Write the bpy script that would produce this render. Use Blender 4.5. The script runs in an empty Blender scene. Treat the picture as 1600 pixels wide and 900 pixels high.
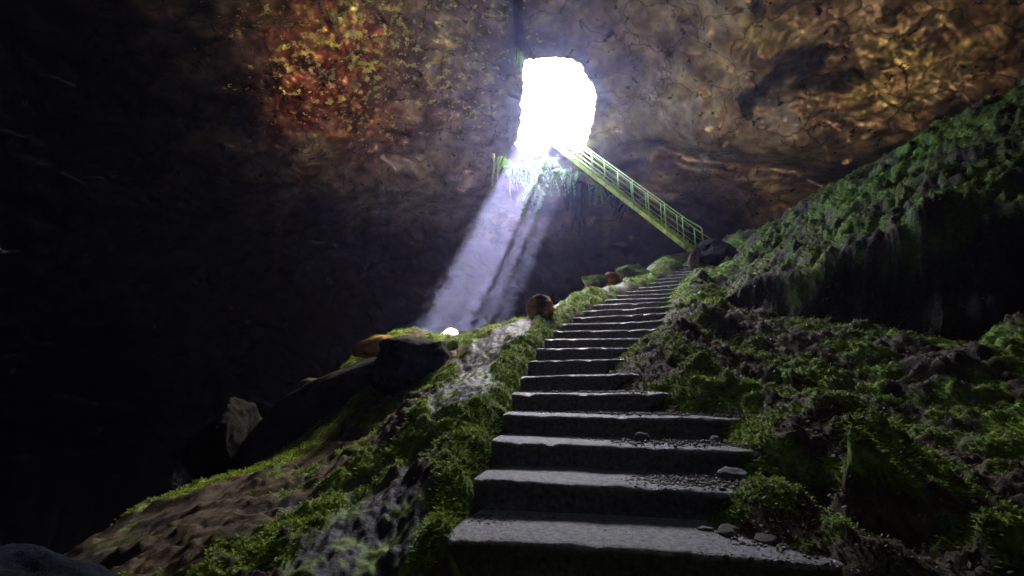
import bpy, bmesh, math, random
import numpy as np
from mathutils import Vector, Matrix

# ------------------------------------------------------------------ camera, sky, sun, exposure
SC = bpy.context.scene
COL = SC.collection
FPX, PITCH = 711.0, math.radians(12.0)
CP, SP = math.cos(PITCH), math.sin(PITCH)

cam_data = bpy.data.cameras.new('camera')
cam_data.sensor_width = 36.0
cam_data.lens = 36.0 * FPX / 1600.0
cam_data.clip_start, cam_data.clip_end = 0.05, 500.0
cam = bpy.data.objects.new('camera', cam_data)
COL.objects.link(cam)
cam.rotation_euler = (math.radians(90) + PITCH, 0, 0)
SC.camera = cam


def ray(px, py):
    a = np.array([(px - 800) / FPX, 1.0, (450 - py) / FPX])
    return np.array([a[0], a[1] * CP - a[2] * SP, a[1] * SP + a[2] * CP])


def W(px, py, Y):
    """the point of the place that stands Y metres ahead, seen in that direction"""
    r = ray(px, py)
    return r * (Y / r[1])


def onz(px, py, z):
    r = ray(px, py)
    return r * (z / r[2])


HOLE = W(884, 165, 14.0)          # middle of the skylight
PATCH = W(720, 518, 10.5)          # where the sunbeam lands
SUN = (HOLE - PATCH) / np.linalg.norm(HOLE - PATCH)
_view = (HOLE + PATCH) / 2
_view = _view / np.linalg.norm(_view)
BEAM_A = np.cross(_view, SUN); BEAM_A /= np.linalg.norm(BEAM_A)       # across the beam
if BEAM_A[0] < 0: BEAM_A = -BEAM_A
BEAM_B = np.cross(SUN, BEAM_A)                                        # through the beam
if BEAM_B[1] < 0: BEAM_B = -BEAM_B
SUN_EL = math.asin(SUN[2])
SUN_AZ = math.atan2(SUN[0], SUN[1])

world = bpy.data.worlds.new('World')
SC.world = world
world.use_nodes = True
wn = world.node_tree
for n in list(wn.nodes):
    wn.nodes.remove(n)
w_out = wn.nodes.new('ShaderNodeOutputWorld')
w_bg = wn.nodes.new('ShaderNodeBackground')
w_sky = wn.nodes.new('ShaderNodeTexSky')
w_sky.sky_type = 'NISHITA'
w_sky.sun_disc = False
w_sky.sun_elevation = SUN_EL
w_sky.sun_rotation = SUN_AZ
w_sky.dust_density = 4.0
w_sky.ozone_density = 0.4
w_bg.inputs['Strength'].default_value = 0.05
wn.links.new(w_sky.outputs[0], w_bg.inputs['Color'])
wn.links.new(w_bg.outputs[0], w_out.inputs['Surface'])

sun_data = bpy.data.lights.new('sun', 'SUN')
sun_data.energy = 5.0
sun_data.angle = math.radians(0.5)
sun_data.color = (1.0, 0.95, 0.86)
sun = bpy.data.objects.new('sun', sun_data)
COL.objects.link(sun)
sun.rotation_euler = Vector((-SUN[0], -SUN[1], -SUN[2])).to_track_quat('-Z', 'Y').to_euler()

SC.view_settings.view_transform = 'Standard'
SC.view_settings.look = 'None'
SC.view_settings.gamma = 1.0
SC.view_settings.use_curve_mapping = False
SC.view_settings.exposure = 8.4

cy = SC.cycles
cy.use_denoising = True
try:
    cy.denoiser = 'OPENIMAGEDENOISE'
    cy.denoising_input_passes = 'RGB_ALBEDO_NORMAL'
    cy.denoising_prefilter = 'ACCURATE'
except Exception:
    pass
cy.use_adaptive_sampling = False
cy.use_guiding = True
cy.use_surface_guiding = True
cy.use_volume_guiding = False
cy.guiding_training_samples = 128
cy.surface_guiding_probability = 0.75
cy.max_bounces = 2
cy.diffuse_bounces = 1
cy.glossy_bounces = 1
cy.transmission_bounces = 1
cy.volume_bounces = 0
cy.sample_clamp_indirect = 0.15
cy.blur_glossy = 0.5
cy.light_sampling_threshold = 0.0      # the cave is dim: no light sample may be dropped as too weak
cy.min_light_bounces = 2
cy.use_light_tree = False
cy.caustics_reflective = False
cy.caustics_refractive = False

# sampling hint only: tells the renderer through which opening the sky is seen; a portal gives off no light
portal_data = bpy.data.lights.new('skylight_portal', 'AREA')
portal_data.shape = 'RECTANGLE'
portal_data.size, portal_data.size_y = 3.0, 4.0
portal_data.cycles.is_portal = True
portal = bpy.data.objects.new('skylight_portal', portal_data)
COL.objects.link(portal)
portal.location = tuple(HOLE + SUN * 0.3)
portal.rotation_euler = sun.rotation_euler

# ------------------------------------------------------------------ noise
def _hash(ix, iy, iz, seed):
    h = (ix.astype(np.uint32) * np.uint32(374761393)) ^ (iy.astype(np.uint32) * np.uint32(668265263)) \
        ^ (iz.astype(np.uint32) * np.uint32(2246822519)) ^ np.uint32((seed * 3266489917 + 12345) & 0xffffffff)
    h ^= h >> np.uint32(15)
    h *= np.uint32(2246822519)
    h ^= h >> np.uint32(13)
    h *= np.uint32(3266489917)
    h ^= h >> np.uint32(16)
    return h


def noise(P, seed=0):
    """gradient noise, about -1..1"""
    P = np.asarray(P, dtype=np.float64)
    F = np.floor(P)
    I = F.astype(np.int64)
    f = (P - F).astype(np.float32)
    u = f * f * f * (f * (f * 6 - 15) + 10)
    out = None
    acc = np.zeros(len(P), np.float32)
    for dx in (0, 1):
        wx = u[:, 0] if dx else 1 - u[:, 0]
        for dy in (0, 1):
            wy = u[:, 1] if dy else 1 - u[:, 1]
            for dz in (0, 1):
                wz = u[:, 2] if dz else 1 - u[:, 2]
                h = _hash(I[:, 0] + dx, I[:, 1] + dy, I[:, 2] + dz, seed)
                gx = (h & np.uint32(1023)).astype(np.float32) / 511.5 - 1
                gy = ((h >> np.uint32(10)) & np.uint32(1023)).astype(np.float32) / 511.5 - 1
                gz = ((h >> np.uint32(20)) & np.uint32(1023)).astype(np.float32) / 511.5 - 1
                d = gx * (f[:, 0] - dx) + gy * (f[:, 1] - dy) + gz * (f[:, 2] - dz)
                acc += wx * wy * wz * d
    return acc * 1.4


def fbm(P, scale, octaves=4, seed=0, gain=0.5):
    q = np.asarray(P) / scale
    a, s, t = 1.0, 0, 0
    for o in range(octaves):
        s = s + a * noise(q * (2.03 ** o) + o * 7.3, seed + o)
        t += a
        a *= gain
    return s / t


def ridged(P, scale, octaves=3, seed=0, gain=0.5):
    q = np.asarray(P) / scale
    a, s, t = 1.0, 0, 0
    for o in range(octaves):
        s = s + a * (1 - np.abs(noise(q * (2.03 ** o) + o * 3.1, seed + o)) * 2)
        t += a
        a *= gain
    return s / t


def smooth(a, b, x):
    t = np.clip((x - a) / (b - a), 0, 1)
    return t * t * (3 - 2 * t)


def mix(a, b, t):
    t = np.asarray(t)[..., None]
    return np.asarray(a) * (1 - t) + np.asarray(b) * t


# ------------------------------------------------------------------ mesh helpers
def fast_mesh(name, V, F, smooth_shade=True):
    """V (n,3), F (m,k) with k 3 or 4"""
    V = np.asarray(V, np.float32)
    F = np.asarray(F, np.int32)
    me = bpy.data.meshes.new(name)
    me.vertices.add(len(V))
    me.vertices.foreach_set('co', V.ravel())
    k = F.shape[1]
    me.loops.add(F.size)
    me.loops.foreach_set('vertex_index', F.ravel())
    me.polygons.add(len(F))
    me.polygons.foreach_set('loop_start', np.arange(0, F.size, k, dtype=np.int32))
    if smooth_shade:
        me.polygons.foreach_set('use_smooth', np.ones(len(F), bool))
    me.update(calc_edges=True)
    return me


def set_col(me, C):
    C = np.asarray(C, np.float32)
    a = me.attributes.new('Col', 'FLOAT_COLOR', 'POINT')
    a.data.foreach_set('color', np.concatenate([C, np.ones((len(C), 1), np.float32)], 1).ravel())


def set_val(me, name, v):
    a = me.attributes.new(name, 'FLOAT', 'POINT')
    a.data.foreach_set('value', np.asarray(v, np.float32))


def obj(name, me, mat=None, parent=None):
    o = bpy.data.objects.new(name, me)
    COL.objects.link(o)
    if mat is not None and me is not None and not me.materials:
        me.materials.append(mat)
    if parent is not None:
        o.parent = parent
    return o


def empty(name, loc=(0, 0, 0)):
    o = bpy.data.objects.new(name, None)
    o.location = loc
    o.empty_display_size = 0.1
    COL.objects.link(o)
    return o


def tag(o, label=None, cat=None, group=None, kind=None):
    if label: o['label'] = label
    if cat: o['category'] = cat
    if group: o['group'] = group
    if kind: o['kind'] = kind
    return o


def grid_faces(nu, nv, wrap=False):
    i = np.arange(nu - (0 if wrap else 1))
    j = np.arange(nv - 1)
    I, J = np.meshgrid(i, j, indexing='ij')
    I2 = (I + 1) % nu
    return np.stack([I * nv + J, I2 * nv + J, I2 * nv + J + 1, I * nv + J + 1], -1).reshape(-1, 4)


class MB:
    """collects quads and triangles for one mesh"""
    def __init__(self):
        self.v, self.f = [], []

    def box(self, c, ax, ay, az):
        """c centre, ax ay az half-axes"""
        c, ax, ay, az = (np.asarray(q, float) for q in (c, ax, ay, az))
        b = len(self.v)
        for sx in (-1, 1):
            for sy in (-1, 1):
                for sz in (-1, 1):
                    self.v.append(c + sx * ax + sy * ay + sz * az)
        for q in ((0, 1, 3, 2), (4, 6, 7, 5), (0, 4, 5, 1), (2, 3, 7, 6), (0, 2, 6, 4), (1, 5, 7, 3)):
            self.f.append([b + k for k in q])

    def tube(self, pts, rad, n=8, cap=True):
        pts = [np.asarray(p, float) for p in pts]
        if np.isscalar(rad):
            rad = [rad] * len(pts)
        b = len(self.v)
        up = np.array([0.13, 0.21, 0.97])
        for i, p in enumerate(pts):
            d = pts[min(i + 1, len(pts) - 1)] - pts[max(i - 1, 0)]
            d = d / (np.linalg.norm(d) + 1e-9)
            if abs(d @ up) > 0.95:
                up = np.array([0.9, 0.3, 0.1])
            s = np.cross(d, up); s /= np.linalg.norm(s)
            t = np.cross(s, d)
            for k in range(n):
                a = 2 * math.pi * k / n
                self.v.append(p + rad[i] * (math.cos(a) * s + math.sin(a) * t))
        for i in range(len(pts) - 1):
            for k in range(n):
                k2 = (k + 1) % n
                self.f.append([b + i * n + k, b + i * n + k2, b + (i + 1) * n + k2, b + (i + 1) * n + k])
        if cap:
            self.f.append([b + k for k in range(n)][::-1])
            self.f.append([b + (len(pts) - 1) * n + k for k in range(n)])

    def mesh(self, name, smooth_shade=False):
        me = bpy.data.meshes.new(name)
        me.from_pydata([tuple(map(float, p)) for p in self.v], [], self.f)
        if smooth_shade:
            me.polygons.foreach_set('use_smooth', np.ones(len(me.polygons), bool))
        me.update()
        return me


# ------------------------------------------------------------------ materials
def new_mat(name):
    m = bpy.data.materials.new(name)
    m.use_nodes = True
    nt = m.node_tree
    return m, nt, nt.nodes['Principled BSDF']


def N(nt, kind, **kw):
    n = nt.nodes.new(kind)
    for k, v in kw.items():
        if k in n.inputs:
            n.inputs[k].default_value = v
        else:
            setattr(n, k, v)
    return n


def tex_noise(nt, scale, detail=6, rough=0.6, coord='Object'):
    tc = N(nt, 'ShaderNodeTexCoord')
    t = N(nt, 'ShaderNodeTexNoise')
    t.inputs['Scale'].default_value = scale
    t.inputs['Detail'].default_value = detail
    t.inputs['Roughness'].default_value = rough
    nt.links.new(tc.outputs[coord], t.inputs['Vector'])
    return t


def ramp(nt, src, stops):
    r = N(nt, 'ShaderNodeValToRGB')
    el = r.color_ramp.elements
    while len(el) < len(stops):
        el.new(0.5)
    for e, (p, c) in zip(el, stops):
        e.position = p
        e.color = (*c, 1) if len(c) == 3 else c
    nt.links.new(src, r.inputs['Fac'])
    return r


def bump(nt, bsdf, src, strength, dist):
    b = N(nt, 'ShaderNodeBump')
    b.inputs['Strength'].default_value = strength
    b.inputs['Distance'].default_value = dist
    nt.links.new(src, b.inputs['Height'])
    nt.links.new(b.outputs[0], bsdf.inputs['Normal'])
    return b


def attr_mat(name, grain, bump_dist, rough=0.85, lo=0.55, hi=1.35, rough_attr=False, spec=0.3, pits=False):
    """colour from the surface's own stain map, broken up by mineral grain"""
    m, nt, b = new_mat(name)
    at = N(nt, 'ShaderNodeAttribute', attribute_name='Col')
    t = tex_noise(nt, grain, 8, 0.65)
    r = ramp(nt, t.outputs['Fac'], [(0.3, (lo,) * 3), (0.7, (hi,) * 3)])
    mx = N(nt, 'ShaderNodeMix', data_type='RGBA', blend_type='MULTIPLY')
    mx.inputs[0].default_value = 1.0
    nt.links.new(at.outputs['Color'], mx.inputs[6])
    nt.links.new(r.outputs['Color'], mx.inputs[7])
    outc = mx.outputs[2]
    if pits:
        t3 = tex_noise(nt, 3.6, 6, 0.62)
        r3 = ramp(nt, t3.outputs['Fac'], [(0.35, (0.18,) * 3), (0.385, (1.0,) * 3), (0.60, (1.0,) * 3), (0.66, (1.12,) * 3)])
        li = N(nt, 'ShaderNodeAttribute', attribute_name='Lichen')
        t4 = tex_noise(nt, 4.6, 7, 0.68)
        ad = N(nt, 'ShaderNodeMath', operation='MULTIPLY_ADD')
        nt.links.new(li.outputs['Fac'], ad.inputs[0]); ad.inputs[1].default_value = 0.22
        nt.links.new(t4.outputs['Fac'], ad.inputs[2])
        r4 = ramp(nt, ad.outputs[0], [(0.735, (0, 0, 0)), (0.755, (1, 1, 1))])
        ml = N(nt, 'ShaderNodeMix', data_type='RGBA')
        ml.inputs[7].default_value = (0.34, 0.30, 0.13, 1)
        nt.links.new(r4.outputs['Color'], ml.inputs[0]); nt.links.new(outc, ml.inputs[6])
        outc = ml.outputs[2]
        # joints in the rock
        wt = tex_noise(nt, 0.8, 3, 0.6)
        va = N(nt, 'ShaderNodeVectorMath', operation='MULTIPLY_ADD')
        va.inputs[1].default_value = (1.6, 1.6, 1.6)
        tco = N(nt, 'ShaderNodeTexCoord')
        nt.links.new(wt.outputs['Color'], va.inputs[0]); nt.links.new(tco.outputs['Object'], va.inputs[2])
        vo = N(nt, 'ShaderNodeTexVoronoi', feature='DISTANCE_TO_EDGE')
        vo.inputs['Scale'].default_value = 0.55
        nt.links.new(va.outputs[0], vo.inputs['Vector'])
        rv = ramp(nt, vo.outputs['Distance'], [(0.0, (0.25,) * 3), (0.022, (1.0,) * 3)])
        mv = N(nt, 'ShaderNodeMix', data_type='RGBA', blend_type='MULTIPLY')
        mv.inputs[0].default_value = 0.8
        nt.links.new(outc, mv.inputs[6]); nt.links.new(rv.outputs['Color'], mv.inputs[7])
        outc = mv.outputs[2]
        m3 = N(nt, 'ShaderNodeMix', data_type='RGBA', blend_type='MULTIPLY')
        m3.inputs[0].default_value = 1.0
        nt.links.new(outc, m3.inputs[6])
        nt.links.new(r3.outputs['Color'], m3.inputs[7])
        outc = m3.outputs[2]
    nt.links.new(outc, b.inputs['Base Color'])
    if rough_attr:
        ra = N(nt, 'ShaderNodeAttribute', attribute_name='Rough')
        nt.links.new(ra.outputs['Fac'], b.inputs['Roughness'])
    else:
        b.inputs['Roughness'].default_value = rough
    b.inputs['Specular IOR Level'].default_value = spec
    t2 = tex_noise(nt, grain * 0.8, 10, 0.7)
    bump(nt, b, t2.outputs['Fac'], 1.0, bump_dist)
    return m


def noise_mat(name, stops, scale, rough=0.8, bump_dist=0.01, bump_scale=None, detail=8, spec=0.3, metallic=0.0):
    m, nt, b = new_mat(name)
    t = tex_noise(nt, scale, detail, 0.65)
    r = ramp(nt, t.outputs['Fac'], stops)
    nt.links.new(r.outputs['Color'], b.inputs['Base Color'])
    b.inputs['Roughness'].default_value = rough
    b.inputs['Metallic'].default_value = metallic
    b.inputs['Specular IOR Level'].default_value = spec
    t2 = tex_noise(nt, bump_scale or scale * 2, 10, 0.7)
    bump(nt, b, t2.outputs['Fac'], 1.0, bump_dist)
    return m


M = {}
M['cave'] = attr_mat('cave_rock', 2.2, 0.05, 0.9, lo=0.5, hi=1.35, pits=True, spec=0.06)
M['ground'] = attr_mat('mossy_ground', 22.0, 0.02, rough_attr=True, lo=0.45, hi=1.5, spec=0.25)
M['rock'] = attr_mat('boulder_rock', 9.0, 0.05, 0.9, spec=0.12)
M['concrete'] = noise_mat('damp_concrete', [(0.34, (0.05, 0.05, 0.048)), (0.46, (0.18, 0.18, 0.175)), (0.58, (0.26, 0.255, 0.25)), (0.68, (0.42, 0.41, 0.39))],
                          34.0, 0.38, 0.02, 70.0, spec=0.6)
M['landing'] = noise_mat('mossy_concrete', [(0.35, (0.10, 0.10, 0.03)), (0.5, (0.26, 0.20, 0.07)), (0.68, (0.36, 0.27, 0.11))],
                         6.0, 0.8, 0.01, 30.0)
M['steel'] = noise_mat('green_painted_steel', [(0.3, (0.12, 0.27, 0.05)), (0.55, (0.32, 0.42, 0.08)), (0.75, (0.54, 0.50, 0.15))],
                       5.0, 0.5, 0.002, 40.0)
M['stringer'] = noise_mat('mossy_green_steel', [(0.32, (0.10, 0.20, 0.03)), (0.5, (0.32, 0.40, 0.05)), (0.68, (0.54, 0.46, 0.12))],
                          4.0, 0.7, 0.01, 20.0)
M['black_drape'] = noise_mat('black_drip_crust', [(0.3, (0.004, 0.004, 0.005)), (0.7, (0.016, 0.015, 0.014))], 6.0, 0.95, 0.02, 12.0, spec=0.05)
M['root'] = noise_mat('root_bark', [(0.3, (0.22, 0.22, 0.08)), (0.7, (0.45, 0.42, 0.20))], 12.0, 0.8, 0.004)


def leaf_mat(name, c1, c2, c3, scale=3.0, rough=0.6):
    m, nt, b = new_mat(name)
    t = tex_noise(nt, scale, 4, 0.7)
    r = ramp(nt, t.outputs['Fac'], [(0.32, c1), (0.5, c2), (0.68, c3)])
    nt.links.new(r.outputs['Color'], b.inputs['Base Color'])
    b.inputs['Roughness'].default_value = rough
    b.inputs['Specular IOR Level'].default_value = 0.25
    tr = N(nt, 'ShaderNodeBsdfTranslucent')
    nt.links.new(r.outputs['Color'], tr.inputs['Color'])
    ms = N(nt, 'ShaderNodeMixShader')
    ms.inputs[0].default_value = 0.35
    nt.links.new(b.outputs[0], ms.inputs[1])
    nt.links.new(tr.outputs[0], ms.inputs[2])
    nt.links.new(ms.outputs[0], nt.nodes['Material Output'].inputs['Surface'])
    return m


M['fern'] = leaf_mat('fern_leaf', (0.05, 0.13, 0.03), (0.10, 0.22, 0.04), (0.22, 0.28, 0.05))
M['moss'] = leaf_mat('moss_frond', (0.07, 0.12, 0.010), (0.19, 0.30, 0.018), (0.34, 0.40, 0.04), 9.0, 0.7)
M['litter'] = leaf_mat('leaf_litter', (0.025, 0.05, 0.02), (0.07, 0.055, 0.025), (0.13, 0.12, 0.05), 40.0, 0.6)

# ------------------------------------------------------------------ stairs: the path of their left edge
RISE, RUN, NST, Z0, WID = 0.165, 0.42, 24, -0.73, 2.05
NOSE_PX = [(692, 832), (742, 755), (768, 691), (788, 647), (808, 614), (821, 586), (833, 564), (843, 545), (852, 531), (859, 516.5),
           (868, 507), (883, 494), (912, 489), (931, 479), (951, 470), (967, 461.5), (983, 454), (998, 447), (1015.5, 442),
           (1027, 435.5), (1041, 429), (1051, 424.5), (1060, 420), (1072, 415.5)]
# plan angle of the nose lines and a smoothed left edge of equal steps
_k = np.arange(NST)
_raw = np.array([onz(x, y, Z0 + k * RISE) if abs(Z0 + k * RISE) > 0.12 else (np.nan,) * 3 for k, (x, y) in enumerate(NOSE_PX)])
_ok = ~np.isnan(_raw[:, 0])
NOSE = np.zeros((NST, 3))
for ax in (0, 1):
    NOSE[:, ax] = np.polyval(np.polyfit(_k[_ok], _raw[_ok, ax], 4 if ax == 0 else 3), _k)
NOSE[:, 2] = Z0 + _k * RISE
_dir = np.gradient(NOSE[:, :2], axis=0)
_dir /= np.linalg.norm(_dir, axis=1)[:, None]
ANG = np.interp(_k, [0, 6, 12, 23], [12, 13, 16, 20])          # degrees the flight turns to the right
SDIR = np.stack([np.cos(np.radians(ANG)), -np.sin(np.radians(ANG))], 1)   # along the nose, to the right
print('nose', NOSE[[0, 5, 10, 15, 20, 23]].round(2).tolist())
# where the soil bank covers the right end of each step (metres along the nose)
RB_PX = {0: (1370, 880), 1: (1200, 772), 2: (1215, 696), 3: (1185, 645), 4: (1062, 613), 5: (1006, 584), 6: (988, 560), 7: (999, 537), 8: (1022, 517),
         9: (1047, 501), 10: (1056, 487), 11: (1055, 474), 12: (1052, 464), 14: (1058, 452), 17: (1068, 436), 20: (1078, 424), 23: (1086, 408)}
_rk, _rs = [], []
for k, (x, y) in RB_PX.items():
    # crossing of that sight direction (in plan) with the nose line
    r = ray(x, y); d2 = r[:2] / np.linalg.norm(r[:2])
    A = np.array([[SDIR[k, 0], -d2[0]], [SDIR[k, 1], -d2[1]]])
    s, _t = np.linalg.solve(A, -NOSE[k, :2])
    _rk.append(k); _rs.append(s)
RS = np.interp(_k, _rk, _rs)
print('cover', RS.round(2).tolist())

# ------------------------------------------------------------------ ground height from measured points
CTRL = []          # (x, y, z, surface): 0 both, 1 lower ground, 2 upper bank
_SET = 0
def c(px, py, Y): CTRL.append(np.array([*W(px, py, Y), _SET]))
def cw(x, y, z): CTRL.append(np.array([x, y, z, _SET], float))
for k in range(NST):
    L = NOSE[k]
    s = np.array([*SDIR[k], 0])
    _SET = 0 if k > 10 else 1
    for q in (L - s * 0.06 + np.array([0, 0, -0.04]), L + s * 0.14 + np.array([0, 0, -0.30]), L + s * max(RS[k] - 0.45, 0.3) + np.array([0, 0, -0.26]),
              L + s * (RS[k] + 0.02) + np.array([0, 0, 0.015]), L + s * (RS[k] + 0.45) + np.array([0, 0, 0.10])):
        cw(*q)
_SET = 1
# in front of and under the first step
cw(-0.6, 2.2, -1.15); cw(0.6, 2.0, -1.2); cw(1.6, 1.7, -1.1); cw(0, 0.8, -1.35); cw(1.5, 0.8, -1.3); cw(-1.2, 0.8, -1.4)
# the strip of moss and wet rock left of the flight
for p in [(640, 650, 4.25), (700, 605, 5.0), (760, 565, 5.7), (650, 715, 3.7), (570, 760, 3.55), (610, 840, 2.75), (470, 840, 2.9),
          (330, 860, 2.95), (460, 770, 3.9), (360, 800, 3.7), (260, 840, 3.4), (640, 890, 2.4), (500, 890, 2.5),
          (725, 532, 7.6), (790, 512, 7.9), (850, 492, 8.4), (905, 462, 9.4), (960, 442, 10.4), (1030, 414, 12.0),
          (570, 690, 5.2), (470, 715, 5.5), (385, 738, 5.6), (300, 765, 5.2), (220, 797, 4.8), (140, 850, 4.2), (60, 900, 3.8),
          (680, 566, 6.4)]:
    c(*p)
# beyond the crest: an unseen pocket added to steer bounced sun, then the pit
c(716, 529, 8.4)
for _a in range(10):
    _t = _a * 0.6283
    cw(PATCH[0] + 0.8 * math.cos(_t), PATCH[1] + 0.9 * math.sin(_t), -1.75)
    cw(PATCH[0] + 1.9 * math.cos(_t), PATCH[1] + 1.6 * math.sin(_t) + (0.6 if _t < 3.2 else 0), 0.9)
cw(PATCH[0], PATCH[1], -1.85)
c(706, 533, 8.7); c(690, 533, 8.7); c(725, 531, 8.7)
cw(2.6, 13.0, 0.9); cw(-3.9, 7.4, -1.2); cw(-4.5, 6.5, -2.2)
cw(-5.5, 5.5, -3.0); cw(-7, 4.0, -3.6); cw(-5.0, 9.5, -2.6); cw(-8, 9, -5.0); cw(-2.5, 13, -3); cw(1.5, 15, -2.4); cw(5, 16, -0.5); cw(-8, 14, -5.5)
cw(-11, 8, -6); cw(0, 20, -4.5); cw(6, 20, -2); cw(-12, 18, -6); cw(-10, 1, -4); cw(-5, 1, -2.4); cw(-3, 1, -1.7)
# lower part of the right bank
for p in [(1300, 830, 2.6), (1420, 870, 2.3), (1600, 880, 2.3), (1750, 800, 2.5), (1300, 700, 3.6), (1450, 720, 3.3), (1600, 700, 3.4), (1300, 605, 4.6),
          (1150, 600, 4.5), (1450, 620, 4.2), (1600, 590, 4.0), (1180, 540, 5.6), (1300, 545, 5.2), (1440, 558, 4.7), (1570, 545, 4.35), (1720, 560, 4.0),
          (1110, 540, 5.75), (1080, 500, 7.0)]:
    c(*p)
# foot of the scarp, then its lip
for p in [(1165, 496, 6.9), (1260, 512, 6.1), (1340, 512, 5.65), (1430, 528, 5.25), (1520, 545, 4.85), (1590, 500, 4.6), (1720, 520, 4.3)]:
    c(*p)
    _q = W(p[0] + 8, p[1], p[2]); cw(_q[0] + 0.3, _q[1] + 0.7, _q[2] - 0.1); cw(_q[0] + 0.8, _q[1] + 2.0, _q[2] + 0.3)
_SET = 2
LIP = [(1120, 470, 7.9), (1165, 447, 7.35), (1240, 432, 6.55), (1320, 402, 6.1), (1400, 382, 5.65), (1450, 335, 5.35), (1530, 325, 5.05), (1600, 330, 4.8), (1750, 330, 4.4)]
for p in LIP:
    c(*p)
    _q = W(*p); cw(_q[0] - 0.3, _q[1] - 0.7, _q[2] - 0.25)
# upper bank and its crest
for p in [(1200, 400, 9.0), (1300, 350, 7.7), (1400, 295, 6.9), (1500, 245, 6.2), (1600, 215, 5.6), (1100, 450, 8.9),
          (1130, 384, 12.2), (1200, 362, 10.9), (1260, 318, 9.9), (1320, 288, 9.0), (1400, 248, 8.1), (1470, 212, 7.4), (1540, 172, 6.8), (1600, 140, 6.3), (1750, 60, 5.6)]:
    c(*p)
cw(6.3, 13.3, 3.6); cw(8.5, 11.5, 4.2); cw(9.5, 9.5, 4.6); cw(11, 7.5, 5.0); cw(8, 17, 2.5); cw(12, 15, 4.5); cw(13, 6, 5.5); cw(10, 3, 4.5)
_SET = 1
cw(6, 1, 0.6); cw(4.2, 0.8, -0.8)
_SET = 0
cw(5.3, 12.4, 3.1); cw(4.6, 12.6, 2.9)
CTRL = np.array(CTRL)


def fit(Q):
    n = len(Q)
    D_ = np.linalg.norm(Q[:, None, :2] - Q[None, :, :2], axis=2)
    A_ = np.zeros((n + 3, n + 3))
    A_[:n, :n] = -np.sqrt(D_ ** 2 + 0.08 ** 2) - np.eye(n) * 0.02
    A_[:n, n] = 1; A_[:n, n + 1:] = Q[:, :2]
    A_[n:, :n] = A_[:n, n:].T
    return Q, np.linalg.solve(A_, np.concatenate([Q[:, 2], np.zeros(3)]))


LOWER = fit(CTRL[CTRL[:, 3] != 2])
UPPER = fit(CTRL[CTRL[:, 3] != 1])
LIPXY = np.array([(NOSE[k, :2] + SDIR[k] * (RS[k] + 0.5)) for k in (23, 19, 15)] + [W(*p)[:2] for p in LIP] + [(9.5, 3.0)])


def lip_side(XY):
    """metres beyond the lip of the undercut bank (positive on the upper side)"""
    best = np.full(len(XY), 1e9); sd = np.zeros(len(XY))
    for a_, b_ in zip(LIPXY[:-1], LIPXY[1:]):
        e_ = b_ - a_
        t = np.clip(((XY - a_) @ e_) / (e_ @ e_), 0, 1)
        v = XY - (a_ + t[:, None] * e_)
        d = np.linalg.norm(v, axis=1)
        sg = np.sign(e_[0] * (XY[:, 1] - a_[1]) - e_[1] * (XY[:, 0] - a_[0]))
        m = d < best
        best = np.where(m, d, best); sd = np.where(m, d * sg, sd)
    return sd


def gbase(XY):
    out = np.empty(len(XY))
    for a in range(0, len(XY), 60000):
        q = XY[a:a + 60000]
        z = []
        for Q, w in (LOWER, UPPER):
            n = len(Q)
            d = np.sqrt(((q[:, None, :] - Q[None, :, :2]) ** 2).sum(2) + 0.08 ** 2)
            z.append(-d @ w[:n] + w[n] + q @ w[n + 1:])
        q3 = np.column_stack([q, 0 * q[:, 0]])
        sd = lip_side(q) + 0.45 * fbm(q3, 1.0, 4, 15)
        t = smooth(-0.34, 0.06, sd)
        out[a:a + 60000] = z[0] * (1 - t) + np.maximum(z[1], np.where(q[:, 1] > 9, -99, z[0] - 0.1)) * t
    return out


def stair_coords(XY):
    """step number (float) and metres right of the left edge"""
    mid = NOSE[:, :2] + SDIR * 0.9
    d = ((XY[:, None, :] - mid[None]) ** 2).sum(2)
    k = d.argmin(1)
    fwd = np.stack([-SDIR[:, 1], SDIR[:, 0]], 1)
    q = XY - NOSE[k, :2]
    return k + (q * fwd[k]).sum(1) / RUN, (q * SDIR[k]).sum(1)


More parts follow.
